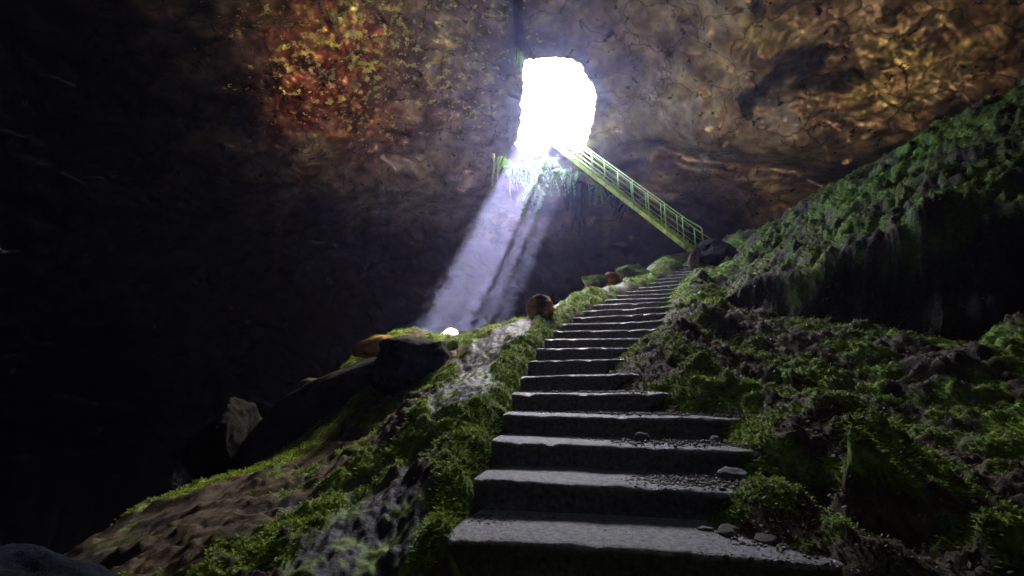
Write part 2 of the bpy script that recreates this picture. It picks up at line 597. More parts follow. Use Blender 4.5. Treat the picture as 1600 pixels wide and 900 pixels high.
def ground_fields(XY):
    n = len(XY)
    z = gbase(XY)
    kk, ss = stair_coords(XY)
    P0 = np.stack([XY[:, 0], XY[:, 1], z], 1)
    rs = np.interp(kk, _k, RS)
    right = smooth(0.0, 0.5, ss - rs)                      # on the bank
    inst = (ss > 0) & (ss < rs) & (kk > -1.5) & (kk < NST - 0.5)
    edge = np.minimum(np.abs(ss), np.abs(ss - rs))
    calm = np.where((kk > -1.5) & (kk < NST), smooth(0.0, 0.35, edge) * 0.8 + 0.2, 1.0)
    calm = np.where(inst, np.where(ss > rs - 0.35, 0.5, 0.15), calm)
    calm = np.where((ss > rs) & (ss < rs + 0.6) & (kk > -1) & (kk < 14), np.maximum(calm, 0.6), calm)
    big = fbm(P0, 1.6, 3, 11)
    lump = np.abs(fbm(P0 * [1, 1, 1.3], 0.45, 3, 21))       # cushions with dark seams
    fine = np.abs(fbm(P0, 0.17, 3, 31))
    grit = fbm(P0, 0.06, 2, 41)
    # terracettes on the upper bank run along the slope
    up = smooth(0.9, 1.8, z) * smooth(1.8, 3.0, XY[:, 0] - 0.14 * XY[:, 1] * 2)
    warp = P0 + 0.35 * np.stack([fbm(P0, 0.9, 2, 51), fbm(P0, 0.9, 2, 52), 0 * z], 1)
    ang = math.radians(25)
    rx = warp[:, 0] * math.cos(ang) + warp[:, 1] * math.sin(ang)
    ry = -warp[:, 0] * math.sin(ang) + warp[:, 1] * math.cos(ang)
    terr = ridged(np.stack([rx / 3.2, ry, warp[:, 2]], 1), 0.42, 4, 61, 0.6)
    h = calm * (0.15 * big + (np.where(ss < 0, np.where(ss > -0.4, 0.10, 0.19), 0.26) - 0.13 * up) * lump + (0.14 - 0.09 * smooth(-0.9, -1.5, ss)) * fine) + (0.04 - 0.025 * smooth(-0.9, -1.5, ss)) * grit * np.maximum(calm, 0.4)
    h = h + up * calm * (0.34 * (terr - 0.3) + 0.22 * fbm(P0, 0.9, 3, 65))
    # smooth wet rock runs down the middle of the left strip
    wet = smooth(0.02, 0.3, fbm(P0 * [1.5, 0.7, 1], 0.9, 3, 71) + 0.48 - 0.9 * np.abs((ss + 0.62 + 0.25 * big) / 0.75))
    wet = wet * (ss < 0)
    wet = np.maximum(wet, (ss < -0.9) * smooth(-0.05, 0.22, fbm(P0 * [0.6, 1.2, 1], 0.8, 3, 72)) * smooth(4.9, 3.9, XY[:, 1]))
    h = h - wet * calm * (0.17 * lump + 0.11 * fine) - wet * 0.010 * grit - wet * 0.02 + wet * 0.05 * fbm(P0 * [1.3, 0.7, 1], 0.4, 3, 75)
    z2 = z + h
    z2 = np.where(inst, np.minimum(z2, z + 0.03), z2)
    return z2, wet, right, up, lump, fine, big, ss, kk, inst & (ss < rs - 0.3)


def build_ground():
    az = np.radians(np.linspace(-66, 66, 660))
    r = np.exp(np.linspace(math.log(0.9), math.log(24), 640))
    A_, R_ = np.meshgrid(az, r, indexing='ij')
    XY = np.stack([(R_ * np.sin(A_)).ravel(), (R_ * np.cos(A_)).ravel()], 1)
    z, wet, right, up, lump, fine, big, ss, kk, inst = ground_fields(XY)
    V = np.column_stack([XY, z])
    # the steep face under the lip is crumbly: push it about sideways
    face = smooth(0.25, 0.0, np.abs(lip_side(XY) + 0.2)) * (XY[:, 1] < 8.5) * (XY[:, 0] > 2.2)
    V[:, 0] += 0.22 * face * fbm(V, 0.45, 3, 81)
    V[:, 1] += 0.30 * face * fbm(V, 0.45, 3, 83)
    # soil colours
    n1 = fbm(V, 0.7, 4, 101)
    n2 = fbm(V, 0.22, 3, 111)
    n3 = fbm(V, 2.2, 3, 121)
    soil = mix((0.045, 0.032, 0.014), (0.10, 0.072, 0.036), smooth(-0.3, 0.3, n2))
    wetc = mix((0.018, 0.018, 0.021), (0.066, 0.067, 0.075), smooth(-0.2, 0.3, n2 + 0.7 * fbm(V, 0.08, 3, 131)))
    mossc = mix((0.07, 0.12, 0.012), (0.17, 0.26, 0.020), smooth(-0.3, 0.3, n1))
    mossc = mix(mossc, (0.11, 0.095, 0.022), smooth(0.05, 0.4, n3) * 0.7)
    moss = smooth(-0.12, 0.12, n1 + 0.5 * n2 + 0.10 - 0.34 * smooth(-0.9, -1.7, ss) * smooth(6.0, 4.6, XY[:, 1]))
    moss = np.where(ss > 0, smooth(-0.10, 0.15, n1 + 0.8 * n2 + 0.02 + 0.12 * up), moss)
    moss = np.where((ss < 0) & (ss > -0.35) & (kk > 0), np.maximum(moss, 0.85), moss)
    mossc = mix(mossc, mossc * [0.55, 0.42, 0.45], up * smooth(-0.3, 0.25, n3 + 0.5 * n1))
    Cc = mix(soil, mossc, moss)
    Cc = mix(Cc, wetc, wet * (1 - 0.75 * smooth(-0.02, 0.12, n2 + 0.5 * fbm(V, 0.1, 2, 133))))
    # bare earth under the lip of the bank, with shade painted in
    sdl = lip_side(XY)
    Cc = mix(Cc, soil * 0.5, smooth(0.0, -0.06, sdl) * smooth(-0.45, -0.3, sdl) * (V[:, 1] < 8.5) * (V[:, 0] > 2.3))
    # rock tone of the added pocket, kept dark to limit bounced sun
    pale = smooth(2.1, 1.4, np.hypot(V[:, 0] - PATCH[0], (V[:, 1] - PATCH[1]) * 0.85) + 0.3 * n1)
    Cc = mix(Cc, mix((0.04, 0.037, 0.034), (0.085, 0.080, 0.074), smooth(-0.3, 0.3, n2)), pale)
    # shade painted into the pit: colour falls to near black with depth
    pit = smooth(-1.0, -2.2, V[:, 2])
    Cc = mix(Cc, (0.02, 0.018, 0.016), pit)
    rough = 0.85 - 0.25 * wet
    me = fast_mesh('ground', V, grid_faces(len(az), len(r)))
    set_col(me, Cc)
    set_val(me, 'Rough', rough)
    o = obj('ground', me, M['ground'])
    tag(o, 'steep mossy slope of soil and wet rock', None, kind='structure')
    return V, moss * (1 - wet), wet, (len(az), len(r)), ss, kk, inst


GV, GMOSS, GWET, GSHAPE, GSS, GKK, GIN = build_ground()

# ------------------------------------------------------------------ cave shell with the skylight
HOLE_POLY = np.array([(821, 94), (845, 91), (872, 90), (893, 93), (908, 101), (914, 116), (926, 133), (931, 150), (930, 172), (925, 196), (918, 214),
                      (914, 236), (900, 236), (880, 228), (862, 222), (848, 236), (830, 240), (812, 236), (806, 224), (812, 205), (816, 180), (815, 160), (819, 130), (818, 110)], float)


def in_poly(x, y, poly):
    c_ = np.zeros(len(x), bool)
    j = len(poly) - 1
    for i in range(len(poly)):
        xi, yi = poly[i]; xj, yj = poly[j]
        t = ((yi > y) != (yj > y)) & (x < (xj - xi) * (y - yi) / (yj - yi + 1e-12) + xi)
        c_ ^= t
        j = i
    return c_


def project(P):
    d = P[:, 1] * CP + P[:, 2] * SP
    u = -P[:, 1] * SP + P[:, 2] * CP
    ok = d > 0.05
    d = np.where(ok, d, 1)
    return np.where(ok, 800 + FPX * P[:, 0] / d, -9e3), np.where(ok, 450 - FPX * u / d, -9e3)


def spaced(a, b, fa, fb, nf, nc):
    """values a..b, dense between fa and fb"""
    lo = np.linspace(a, fa, nc, endpoint=False)
    mid = np.linspace(fa, fb, nf, endpoint=False)
    hi = np.linspace(fb, b, nc + 1)
    return np.concatenate([lo, mid, hi])


def build_shell():
    az = np.radians(spaced(-180, 180, -56, 56, 640, 26)[:-1])
    el = np.radians(spaced(-88, 88, -8, 50, 400, 16))
    A_, E_ = np.meshgrid(az, el, indexing='ij')
    D = np.stack([np.sin(A_) * np.cos(E_), np.cos(A_) * np.cos(E_), np.sin(E_)], -1).reshape(-1, 3)
    cyo, bx, by, bz = 6.5, 14.5, 17.5, 10.9
    a2 = (D[:, 0] / bx) ** 2 + (D[:, 1] / by) ** 2 + (D[:, 2] / bz) ** 2
    b2 = D[:, 1] * cyo / by ** 2
    c2 = cyo ** 2 / by ** 2 - 1
    t = (b2 + np.sqrt(b2 ** 2 - a2 * c2)) / a2
    px, py = project(D)
    P = D * t[:, None]
    hd = np.hypot((px - 870) / 1.0, (py - 165) / 1.3)
    calm = smooth(60, 260, hd)
    # the left roof slab hangs lower than the rest and ends in a fault beside the skylight
    wob = 10 * noise(P / 0.8, 5)
    line = np.where(py < 225, 806 + wob * 0.6, np.where(py < 300, 806 - (py - 225) * 0.5, 768 - (py - 300) * 0.9))
    slab = smooth(10, -8, px - line) * smooth(470, 330, py)
    dr = -0.25 * slab
    crack = np.exp(-((px - 808 - wob * 0.5) / 5.0) ** 2) * smooth(100, 70, py)
    dr += 1.2 * crack
    dr -= 2.4 * smooth(925, 1180, px) * smooth(330, 200, py)
    # strata, ledges, pockets
    q = P.copy()
    q2 = q + 0.6 * np.stack([noise(q / 3.0, 201), noise(q / 3.0, 202), noise(q / 3.0, 203)], 1)
    strat = np.stack([q2[:, 0] * 0.30, q2[:, 1] * 0.30, q2[:, 2] + 0.25 * q2[:, 0]], 1)
    dr += calm * 1.1 * fbm(P, 6.0, 2, 210)
    dr += (0.35 + 0.65 * calm) * (0.65 * fbm(q2, 2.4, 3, 220) + 0.4 * ridged(strat, 1.5, 3, 230) * smooth(-0.2, 0.3, fbm(P, 5, 2, 235)))
    dr += (0.6 + 0.4 * calm) * (0.30 * (0.15 - np.abs(fbm(q2, 0.9, 3, 240))) + 0.07 * fbm(q, 0.34, 3, 250) - 0.05 * np.abs(fbm(q, 0.16, 2, 260)))
    # broken bedding: crisp little ledges
    bed = (q2[:, 2] + 0.28 * q2[:, 0] + 0.5 * fbm(q, 1.3, 3, 262)) / 0.55
    fr = bed - np.floor(bed)
    bstep = smooth(0.0, 0.85, fr) - smooth(0.88, 1.0, fr)
    dr += 0.06 * bstep * smooth(-0.15, 0.25, fbm(P, 2.2, 2, 264)) * (0.5 + 0.5 * calm)
    pits = smooth(0.42, 0.62, noise(q / 0.55, 270)) * smooth(0.0, 0.4, noise(q / 2.5, 271))
    dr += 0.30 * pits
    # long dark undercut on the right wall
    lx = px; ly = 232 + (px - 1000) * 0.16 + 14 * noise(P / 1.5, 281)
    und = np.exp(-((py - ly) / 17) ** 2) * smooth(960, 1060, px) * smooth(1420, 1250, px)
    dr += 1.0 * und
    dr -= 0.5 * np.exp(-((py - ly + 45) / 40) ** 2) * smooth(960, 1080, px) * smooth(1420, 1250, px)
    # a hollow under the sill of the skylight
    dr += 1.6 * smooth(295, 345, py) * smooth(420, 600, px) * smooth(1200, 1000, px) * smooth(520, 400, py)
    # the sill itself stands forward below the opening
    dr -= 0.55 * np.exp(-((px - 815) / 60) ** 2 - ((py - 268) / 32) ** 2)
    V = D * (t + dr)[:, None]
    na, ne = len(az), len(el)
    F = grid_faces(na, ne, wrap=True)
    ctr = D[F].mean(1)
    fx, fy = project(ctr)
    jx = 3.0 * noise(np.column_stack([fx, fy, 0 * fx]) / 11.0, 290) + 1.6 * noise(np.column_stack([fx, fy, 0 * fx]) / 4.0, 292)
    hole = in_poly(fx + jx, fy + jx * 0.8, HOLE_POLY)
    keep = F[~hole]
    cut = F[hole]
    # rim loop: directed edges of the cut faces that occur once
    e = np.concatenate([cut[:, [0, 1]], cut[:, [1, 2]], cut[:, [2, 3]], cut[:, [3, 0]]])
    key = set(map(tuple, e))
    rim = np.array([p for p in key if (p[1], p[0]) not in key])
    ids = np.unique(rim)
    # shaft: from the rim out to the daylight
    s = SUN
    a_ax, b_ax = BEAM_A, BEAM_B
    top = HOLE + s * 1.3
    rp = V[ids]
    qq = rp - HOLE
    qa, qb = qq @ a_ax, qq @ b_ax
    ph = np.arctan2(qb, qa)
    R = 1.0 + 0.12 * np.sin(3 * ph + 1) + 0.08 * np.sin(7 * ph)
    tgt = top + a_ax * (R * np.cos(ph) * 0.98)[:, None] + b_ax * (R * np.sin(ph) * 1.45)[:, None]
    # near and right lips raised: an unseen added collar that blocks sky light
    od = a_ax * np.cos(ph)[:, None] + b_ax * np.sin(ph)[:, None]
    hi = smooth(0.0, 0.7, np.maximum(-od[:, 1] - 0.9 * np.maximum(-od[:, 0], 0), od[:, 0] * 0.9))
    t_rim = np.linalg.norm(rp, axis=1)
    rx_, ry_ = project(rp)
    low = np.array([ray(870 + (x - 870) * 1.25, 165 + (y - 165) * 1.25) for x, y in zip(rx_, ry_)])
    low = low / np.linalg.norm(low, axis=1)[:, None] * (t_rim + 1.0)[:, None]
    tgt = low * (1 - hi)[:, None] + (tgt + s * 2.6) * hi[:, None]
    rings = [rp]
    for i in range(1, 9):
        f = i / 8
        c_ = rp * (1 - f) + tgt * f
        bul = math.sin(math.pi * f) * 0.25
        out = (a_ax * np.cos(ph)[:, None] + b_ax * np.sin(ph)[:, None])
        c_ = c_ + out * (bul + 0.25 * fbm(c_, 0.9, 3, 295))[:, None] * (1 if f < 1 else 0)
        rings.append(c_)
    V2 = [V]; F2 = [keep]
    base = len(V)
    idx = {int(v): i for i, v in enumerate(ids)}
    ri = np.array([[idx[int(p)], idx[int(q_)]] for p, q_ in rim])
    n_shell = len(V)
    n = len(ids)
    prev = np.array(ids)
    for i in range(1, 9):
        cur = base + np.arange(n)
        V2.append(rings[i]); base += n
        F2.append(np.stack([prev[ri[:, 0]], prev[ri[:, 1]], cur[ri[:, 1]], cur[ri[:, 0]]], 1))
        prev = cur
    V = np.concatenate(V2)
    F = np.concatenate(F2)
    used = np.zeros(len(V), bool); used[F.ravel()] = True
    remap = np.cumsum(used) - 1
    shaft = np.arange(len(V))[used] >= n_shell
    V, F = V[used], remap[F]
    # mineral colours, and painted shade
    px, py = project(V)
    n1 = fbm(V, 2.2, 4, 301); n2 = fbm(V, 0.7, 4, 311); n3 = fbm(V, 0.22, 3, 321); n4 = fbm(V, 1.1, 3, 331)
    grey = mix((0.13, 0.098, 0.090), (0.28, 0.22, 0.205), smooth(-0.35, 0.35, n2))
    brown = mix((0.16, 0.110, 0.068), (0.31, 0.232, 0.145), smooth(-0.35, 0.35, n2 + 0.3 * n3))
    ochre = mix((0.20, 0.155, 0.075), (0.34, 0.275, 0.14), smooth(-0.3, 0.3, n3))
    right = smooth(840, 960, px)
    Cc = mix(grey, brown, np.clip(right * 0.75 + smooth(-0.2, 0.35, n1) * 0.4, 0, 1))
    # iron-red stain on the left roof
    c1 = W(560, 215, 11.5)
    d1 = np.linalg.norm((V - c1) / [4.0, 4.4, 3.7], axis=1) + 0.5 * n1 + 0.25 * n2
    red = smooth(1.3, 0.45, d1) * (1 - right)
    Cc = mix(Cc, mix((0.15, 0.030, 0.018), (0.46, 0.12, 0.055), smooth(-0.3, 0.35, n3 + n2)), red * 0.95)
    # yellow lichen in specks and patches
    c3 = W(620, 130, 11.0)
    d3 = np.linalg.norm((V - c3) / [5.0, 5.0, 4.5], axis=1)
    lich_zone = smooth(1.5, 0.3, d3 + 0.6 * n1) * (1 - right) + 0.25 * right * smooth(-0.2, 0.3, n1)
    lich = smooth(0.13, 0.20, n3 * 0.9 + n2 * 0.6 - 0.10 * d3 + 0.02) * smooth(1.5, 0.6, d3)
    Cc = mix(Cc, mix((0.24, 0.19, 0.07), (0.46, 0.40, 0.17), smooth(-0.3, 0.3, n4)), lich * (1 - right) * 0.45 * (1 - 0.35 * red))
    och = smooth(0.08, 0.3, n4 * 0.8 + n1 * 0.5) * right
    Cc = mix(Cc, ochre, och * 0.7)
    # black crust in bands
    blk = smooth(0.18, 0.4, fbm(V * [0.6, 0.6, 1.6], 1.6, 4, 341))
    Cc = mix(Cc, (0.022, 0.018, 0.016), blk * 0.88)
    Cc = mix(Cc, (0.012, 0.012, 0.015), np.exp(-((px - 808) / 11.0) ** 2) * smooth(115, 80, py))  # painted shade: blackens the crack beside the skylight
    # algae round the skylight
    gr = smooth(0.0, 0.3, n2 + 0.2) * smooth(1.9, 0.8, np.linalg.norm(V - W(830, 262, 15.5), axis=1))
    Cc = mix(Cc, (0.16, 0.22, 0.06), gr * 0.8)
    # shade painted into the lower cavern as a near-black rock colour
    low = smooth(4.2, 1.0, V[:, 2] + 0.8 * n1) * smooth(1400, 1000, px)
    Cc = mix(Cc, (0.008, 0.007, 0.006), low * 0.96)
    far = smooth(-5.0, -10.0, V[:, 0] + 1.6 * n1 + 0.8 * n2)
    Cc = mix(Cc, (0.007, 0.006, 0.0055), far * 0.93)  # painted shade: wall blackened towards the far left
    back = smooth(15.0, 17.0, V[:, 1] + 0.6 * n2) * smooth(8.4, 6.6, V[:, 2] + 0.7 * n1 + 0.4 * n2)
    Cc = mix(Cc, (0.020, 0.014, 0.011), back * 0.9)  # painted shade: low back wall darkened behind the sunbeam
    Cc = mix(Cc, (0.012, 0.010, 0.008), smooth(8.0, 12.5, V[:, 0] + 1.4 * n1 + 0.35 * (V[:, 2] - 6)) * 0.9)  # painted shade: colour fades to black towards the upper right
    Cc = mix(Cc * 0.72, (0.03, 0.032, 0.022), shaft.astype(float))
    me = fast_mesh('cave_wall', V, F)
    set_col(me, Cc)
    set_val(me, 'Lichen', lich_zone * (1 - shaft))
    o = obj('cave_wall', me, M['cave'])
    tag(o, 'vaulted cave roof and walls round the skylight', None, kind='structure')
    return V


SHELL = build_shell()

# ------------------------------------------------------------------ concrete stairs
def build_stairs():
    root = empty('concrete_stairs', tuple(NOSE[0]))
    tag(root, 'long flight of worn grey concrete steps climbing from the foreground to the steel staircase', 'stairs')
    rng = np.random.RandomState(3)
    for k in range(NST):
        s = np.array([*SDIR[k], 0.0])
        f = np.array([-SDIR[k, 1], SDIR[k, 0], 0.0])
        w = WID if k > 3 else WID + 0.5
        w = min(w, RS[k] + 0.12)
        nu, nv = 60, 12
        # profile from the bottom of the riser over the nose to the back of the tread
        prof = [(0.03, -RISE - 0.06), (0.025, -RISE * 0.8), (0.02, -RISE * 0.5), (0.015, -RISE * 0.25), (0.004, -0.035), (0.0, -0.016),
                (0.012, -0.002), (0.04, 0.002), (0.12, 0.004), (0.24, 0.004), (0.36, 0.003), (RUN + 0.16, 0.002)]
        u = np.linspace(0, 1, nu)
        V = np.zeros((nu, nv, 3))
        for j, (a, b) in enumerate(prof):
            V[:, j] = s * (u[:, None] * w) + f * a + np.array([0, 0, b])
        Pw = V.reshape(-1, 3) + NOSE[k]
        wear = fbm(Pw, 0.35, 3, 400) * 0.010 + fbm(Pw, 0.07, 2, 410) * 0.008
        chip = smooth(0.2, 0.6, noise(Pw / 0.13, 420 + k)) * 0.016
        V = V.reshape(-1, 3)
        jn = np.tile(np.arange(nv), nu)
        nose = np.isin(jn, (4, 5, 6, 7))
        V[:, 2] += np.where(jn > 3, wear, 0) - np.where(nose, chip, 0)
        V += f * (wear * (jn < 6) + chip * nose)[:, None]
        # slight sag of the slab
        V[:, 2] += 0.012 * np.sin(np.repeat(u, nv) * 3 + k) * (jn > 3)
        F = grid_faces(nu, nv)
        # end caps: left and right side walls down to the base
        n0 = len(V)
        bl = [V[j] for j in range(nv)]
        br = [V[(nu - 1) * nv + j] for j in range(nv)]
        capv, capf = [], []
        for side, pts in ((0, bl), (1, br)):
            st = n0 + len(capv)
            for p in pts:
                capv.append(p); 
            for p in pts:
                capv.append(np.array([p[0], p[1], -RISE - 0.06]))
            for j in range(nv - 1):
                capf.append([st + j, st + j + 1, st + nv + j + 1, st + nv + j][::(1 if side == 0 else -1)])
        V = np.concatenate([V, np.array(capv)])
        F = np.concatenate([F, np.array(capf)])
        me = fast_mesh('step', V, F, True)
        o = obj('step', me, M['concrete'], root)
        o.location = tuple(NOSE[k] - NOSE[0])
    return root


build_stairs()

# ------------------------------------------------------------------ rocks
def rock_mesh(name, radii, seed, level=5, rough=0.22, facet=0.25, col=((0.08, 0.07, 0.06), (0.17, 0.15, 0.12)), moss=0.0, stain=None, mossdir=(0, 0, 1)):
    bm = bmesh.new()
    bmesh.ops.create_icosphere(bm, subdivisions=level, radius=1.0)
    V = np.array([v.co[:] for v in bm.verts])
    F = np.array([[v.index for v in f.verts] for f in bm.faces])
    bm.free()
    rs = np.random.RandomState(seed)
    # cut a few flat faces so that it reads as broken stone
    for _ in range(9):
        n = rs.normal(size=3); n /= np.linalg.norm(n)
        d = 0.62 + 0.25 * rs.rand()
        over = np.maximum(V @ n - d, 0)
        V -= n * (over * (0.75 + facet))[:, None]
    off = rs.rand(3) * 50
    nv = V / np.linalg.norm(V, axis=1)[:, None]
    V += nv * (rough * fbm(V + off, 0.8, 3, seed) + rough * 0.45 * np.abs(fbm(V + off, 0.28, 3, seed + 9)) + 0.03 * fbm(V + off, 0.08, 2, seed + 5))[:, None]
    V = V * np.asarray(radii)
    me = fast_mesh(name, V, F)
    n1 = fbm(V + off, 0.25, 4, seed + 3)
    Cc = mix(col[0], col[1], smooth(-0.3, 0.3, n1))
    if stain is not None:
        Cc = mix(Cc, mix(stain[0], stain[1], smooth(-0.3, 0.3, fbm(V + off, 0.12, 3, seed + 7))), smooth(-0.25, 0.05, n1 + 0.15))
    if moss:
        m = smooth(0.0, 0.5, nv @ np.asarray(mossdir) + 0.6 * fbm(V + off, 0.3, 3, seed + 4) + moss - 0.6)
        Cc = mix(Cc, mix((0.045, 0.10, 0.010), (0.11, 0.20, 0.016), smooth(-0.3, 0.3, fbm(V + off, 0.1, 2, seed + 8))), m)
    set_col(me, Cc)
    return me


def rock(name, label, cat, at, radii, rot=(0, 0, 0), seed=1, sink=0.0, group=None, mat='rock', **kw):
    o = obj(name, rock_mesh(name, radii, seed, **kw), M[mat])
    o.location = tuple(np.asarray(at) - np.array([0, 0, sink]))
    o.rotation_euler = tuple(math.radians(a) for a in rot)
    tag(o, label, cat, group)
    return o


ORANGE = ((0.28, 0.14, 0.03), (0.62, 0.36, 0.09))  # orange stone, brightened to stand in for bounced sunlight
rock('boulder', 'large black boulder with mossy crest beside the sunlit patch', 'boulder', W(655, 574, 6.5), (0.64, 0.5, 0.54), (0, 0, 20), 21, rough=0.34, moss=0.22, mossdir=(0.75, 0.4, 0.5), col=((0.012, 0.011, 0.01), (0.035, 0.032, 0.028)))
rock('rock_slab', 'long black tilted rock slab sloping down to the left of the big boulder', 'rock', W(525, 650, 6.7), (1.55, 0.35, 0.58), (0, -27, 14), 33, rough=0.2, moss=0.0, facet=0.0,
     col=((0.02, 0.018, 0.015), (0.05, 0.045, 0.035)))
rock('boulder', 'upright dim olive boulder at the lower end of the black slab', 'boulder', W(355, 690, 6.3), (0.50, 0.40, 0.58), (8, 10, 250), 42, rough=0.32, col=((0.006, 0.006, 0.003), (0.014, 0.013, 0.007)))
rock('rock_slab', 'thin orange brown rock slab lit behind the big black boulder', 'rock', W(590, 543, 7.6), (0.42, 0.3, 0.22), (0, -8, 10), 51, stain=ORANGE)
rock('boulder', 'round orange and black boulder on the crest beside the stairs', 'boulder', W(846, 485, 7.3), (0.27, 0.24, 0.25), (0, 0, 40), 64, stain=ORANGE)
rock('boulder', 'small domed green moss covered boulder on the skyline above the orange boulder', 'boulder', W(929, 441, 9.9), (0.30, 0.26, 0.22), (0, 0, 0), 71, moss=0.8)
rock('boulder', 'small reddish brown boulder on the skyline between mossy humps', 'boulder', W(958, 437, 10.3), (0.26, 0.22, 0.19), (0, 0, 50), 82, stain=((0.16, 0.06, 0.02), (0.34, 0.15, 0.05)))
rock('boulder', 'dark moss covered boulder on the skyline below the concrete landing', 'boulder', W(990, 428, 10.8), (0.42, 0.3, 0.26), (0, 0, 15), 91, moss=0.7)
rock('boulder', 'black boulder beside the top of the concrete steps at the foot of the steel staircase', 'boulder', W(1122, 408, 10.6), (0.66, 0.55, 0.52), (0, 10, 10), 103, rough=0.26,
     col=((0.006, 0.005, 0.0045), (0.018, 0.015, 0.013)))
rock('broken_stone', 'upright reddish broken stone against the left side of the black boulder', 'stone', W(1085, 405, 10.5), (0.13, 0.13, 0.36), (0, 8, 0), 111, stain=((0.14, 0.08, 0.04), (0.34, 0.20, 0.12)))
rock('boulder', 'round moss cushion boulder left of the middle steps', 'boulder', W(818, 542, 6.0), (0.17, 0.15, 0.13), (0, 0, 0), 121, moss=0.7)
rock('boulder', 'low mossy boulder below the big black boulder', 'boulder', W(672, 628, 5.2), (0.30, 0.26, 0.18), (0, 0, 15), 131, moss=0.45)
rock('boulder', 'small mossy boulder between the wet rock and the lower steps', 'boulder', W(765, 655, 4.0), (0.17, 0.14, 0.12), (0, 0, 15), 141, moss=0.6)
rock('flat_stone', 'flat dark stone standing out of the wet rock left of the steps', 'stone', W(733, 668, 3.95), (0.13, 0.08, 0.03), (12, 6, 10), 151, col=((0.10, 0.08, 0.08), (0.2, 0.17, 0.17)))
rock('boulder', 'small dim boulder sitting on the top edge of the black slab', 'boulder', W(490, 603, 7.0), (0.19, 0.16, 0.12), (0, 15, 15), 161, col=((0.09, 0.08, 0.04), (0.18, 0.15, 0.08)))
rock('boulder', 'mossy boulder at the right ends of the nearest steps', 'boulder', W(1222, 806, 2.72), (0.17, 0.18, 0.12), (0, 0, 0), 171, moss=0.4)
rock('boulder', 'mossy boulder at the bottom edge right of the nearest step', 'boulder', W(1350, 872, 2.35), (0.16, 0.15, 0.11), (0, 0, 60), 181, moss=0.4)
rock('wet_rock', 'low blue grey wet rock in the bottom left corner', 'rock', W(80, 940, 2.3), (0.66, 0.22, 0.11), (0, 12, -20), 191, rough=0.3, col=((0.004, 0.008, 0.014), (0.010, 0.017, 0.028)))

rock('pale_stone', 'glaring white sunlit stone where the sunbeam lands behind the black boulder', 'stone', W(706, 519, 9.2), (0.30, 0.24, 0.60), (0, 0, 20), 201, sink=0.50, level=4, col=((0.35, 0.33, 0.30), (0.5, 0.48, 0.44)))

# ------------------------------------------------------------------ steel staircase
def build_steel():
    A = W(1077, 391, 12.4)
    B = W(852, 217, 16.2)
    root = empty('steel_staircase', tuple(A))
    tag(root, 'green painted steel staircase with railings rising into the bright skylight', 'staircase')
    d = B - A
    L = np.linalg.norm(d)
    e = d / L
    hor = np.array([d[0], d[1], 0]); hor /= np.linalg.norm(hor)
    side = np.cross(hor, (0, 0, 1)); side /= np.linalg.norm(side)     # points away from the viewer
    if side[1] < 0: side = -side
    upn = np.cross(side, e); upn /= np.linalg.norm(upn)
    if upn[2] < 0: upn = -upn
    Z = np.array([0, 0, 1.0])
    wd = 0.85

    def bar(name, mat, p, q, hw, hh, wv=side, hv=None):
        m = MB()
        a = (q - p) / 2
        m.box((p + q) / 2, a, np.asarray(wv) * hw, (hv if hv is not None else upn) * hh)
        return obj(name, m.mesh(name), mat, root)

    def pipe(name, pts, r, par=root):
        m = MB(); m.tube(pts, r, 8)
        return obj(name, m.mesh(name, True), M['steel'], par)
    O = A.copy()
    A0 = np.zeros(3)
    for s_ in (0, 1):
        o0 = side * wd * s_
        bar('stringer', M['stringer'], A0 + o0 - e * 0.1, A0 + o0 + d + e * 0.4, 0.03, 0.06)
    nt = 28
    for i in range(nt):
        p = A0 + e * (0.15 + (L - 0.2) * i / (nt - 1)) + upn * 0.03 + side * wd * 0.5
        m = MB(); m.box(p, hor * 0.13, side * (wd / 2 - 0.04), Z * 0.014)
        obj('tread', m.mesh('tread'), M['stringer'], root)
    npost = 11
    for s_, hgt, off in ((0, 0.93, 0.0), (1, 0.74, 0.12)):
        o0 = side * (wd * s_ + (0.045 if s_ else -0.045))
        hs = 0.15
        for i in range(npost):
            p = A0 + o0 + e * (hs + off + (L - 0.3) * i / (npost - 1))
            m = MB(); m.tube([p - Z * 0.06, p + Z * hgt], 0.017, 8)
            obj('post', m.mesh('post', True), M['steel'], root)
        endp = A0 + o0 + Z * hgt
        ext = -hor * 0.42 - Z * 0.40
        if s_ == 0:
            pipe('handrail', [endp + ext + np.array([0, 0, -0.35]), endp + ext, endp + ext * 0.9 + Z * 0.02, endp, endp + d + e * 0.3], 0.02)
        else:
            pipe('handrail', [endp + ext, endp, endp + d + e * 0.3], 0.018)
        for r_ in ((0.2, 0.38, 0.56, 0.75) if s_ == 0 else (0.25, 0.5)):
            q = A0 + o0 + Z * r_
            pipe('rail', [q - e * (0.1 if s_ == 0 else 0.0), q + d + e * 0.3], 0.009)
    # concrete landing block
    mb = MB()
    return root, A, B, side, hor, e


STEEL, SA, SB, SSIDE, SHOR, SE = build_steel()


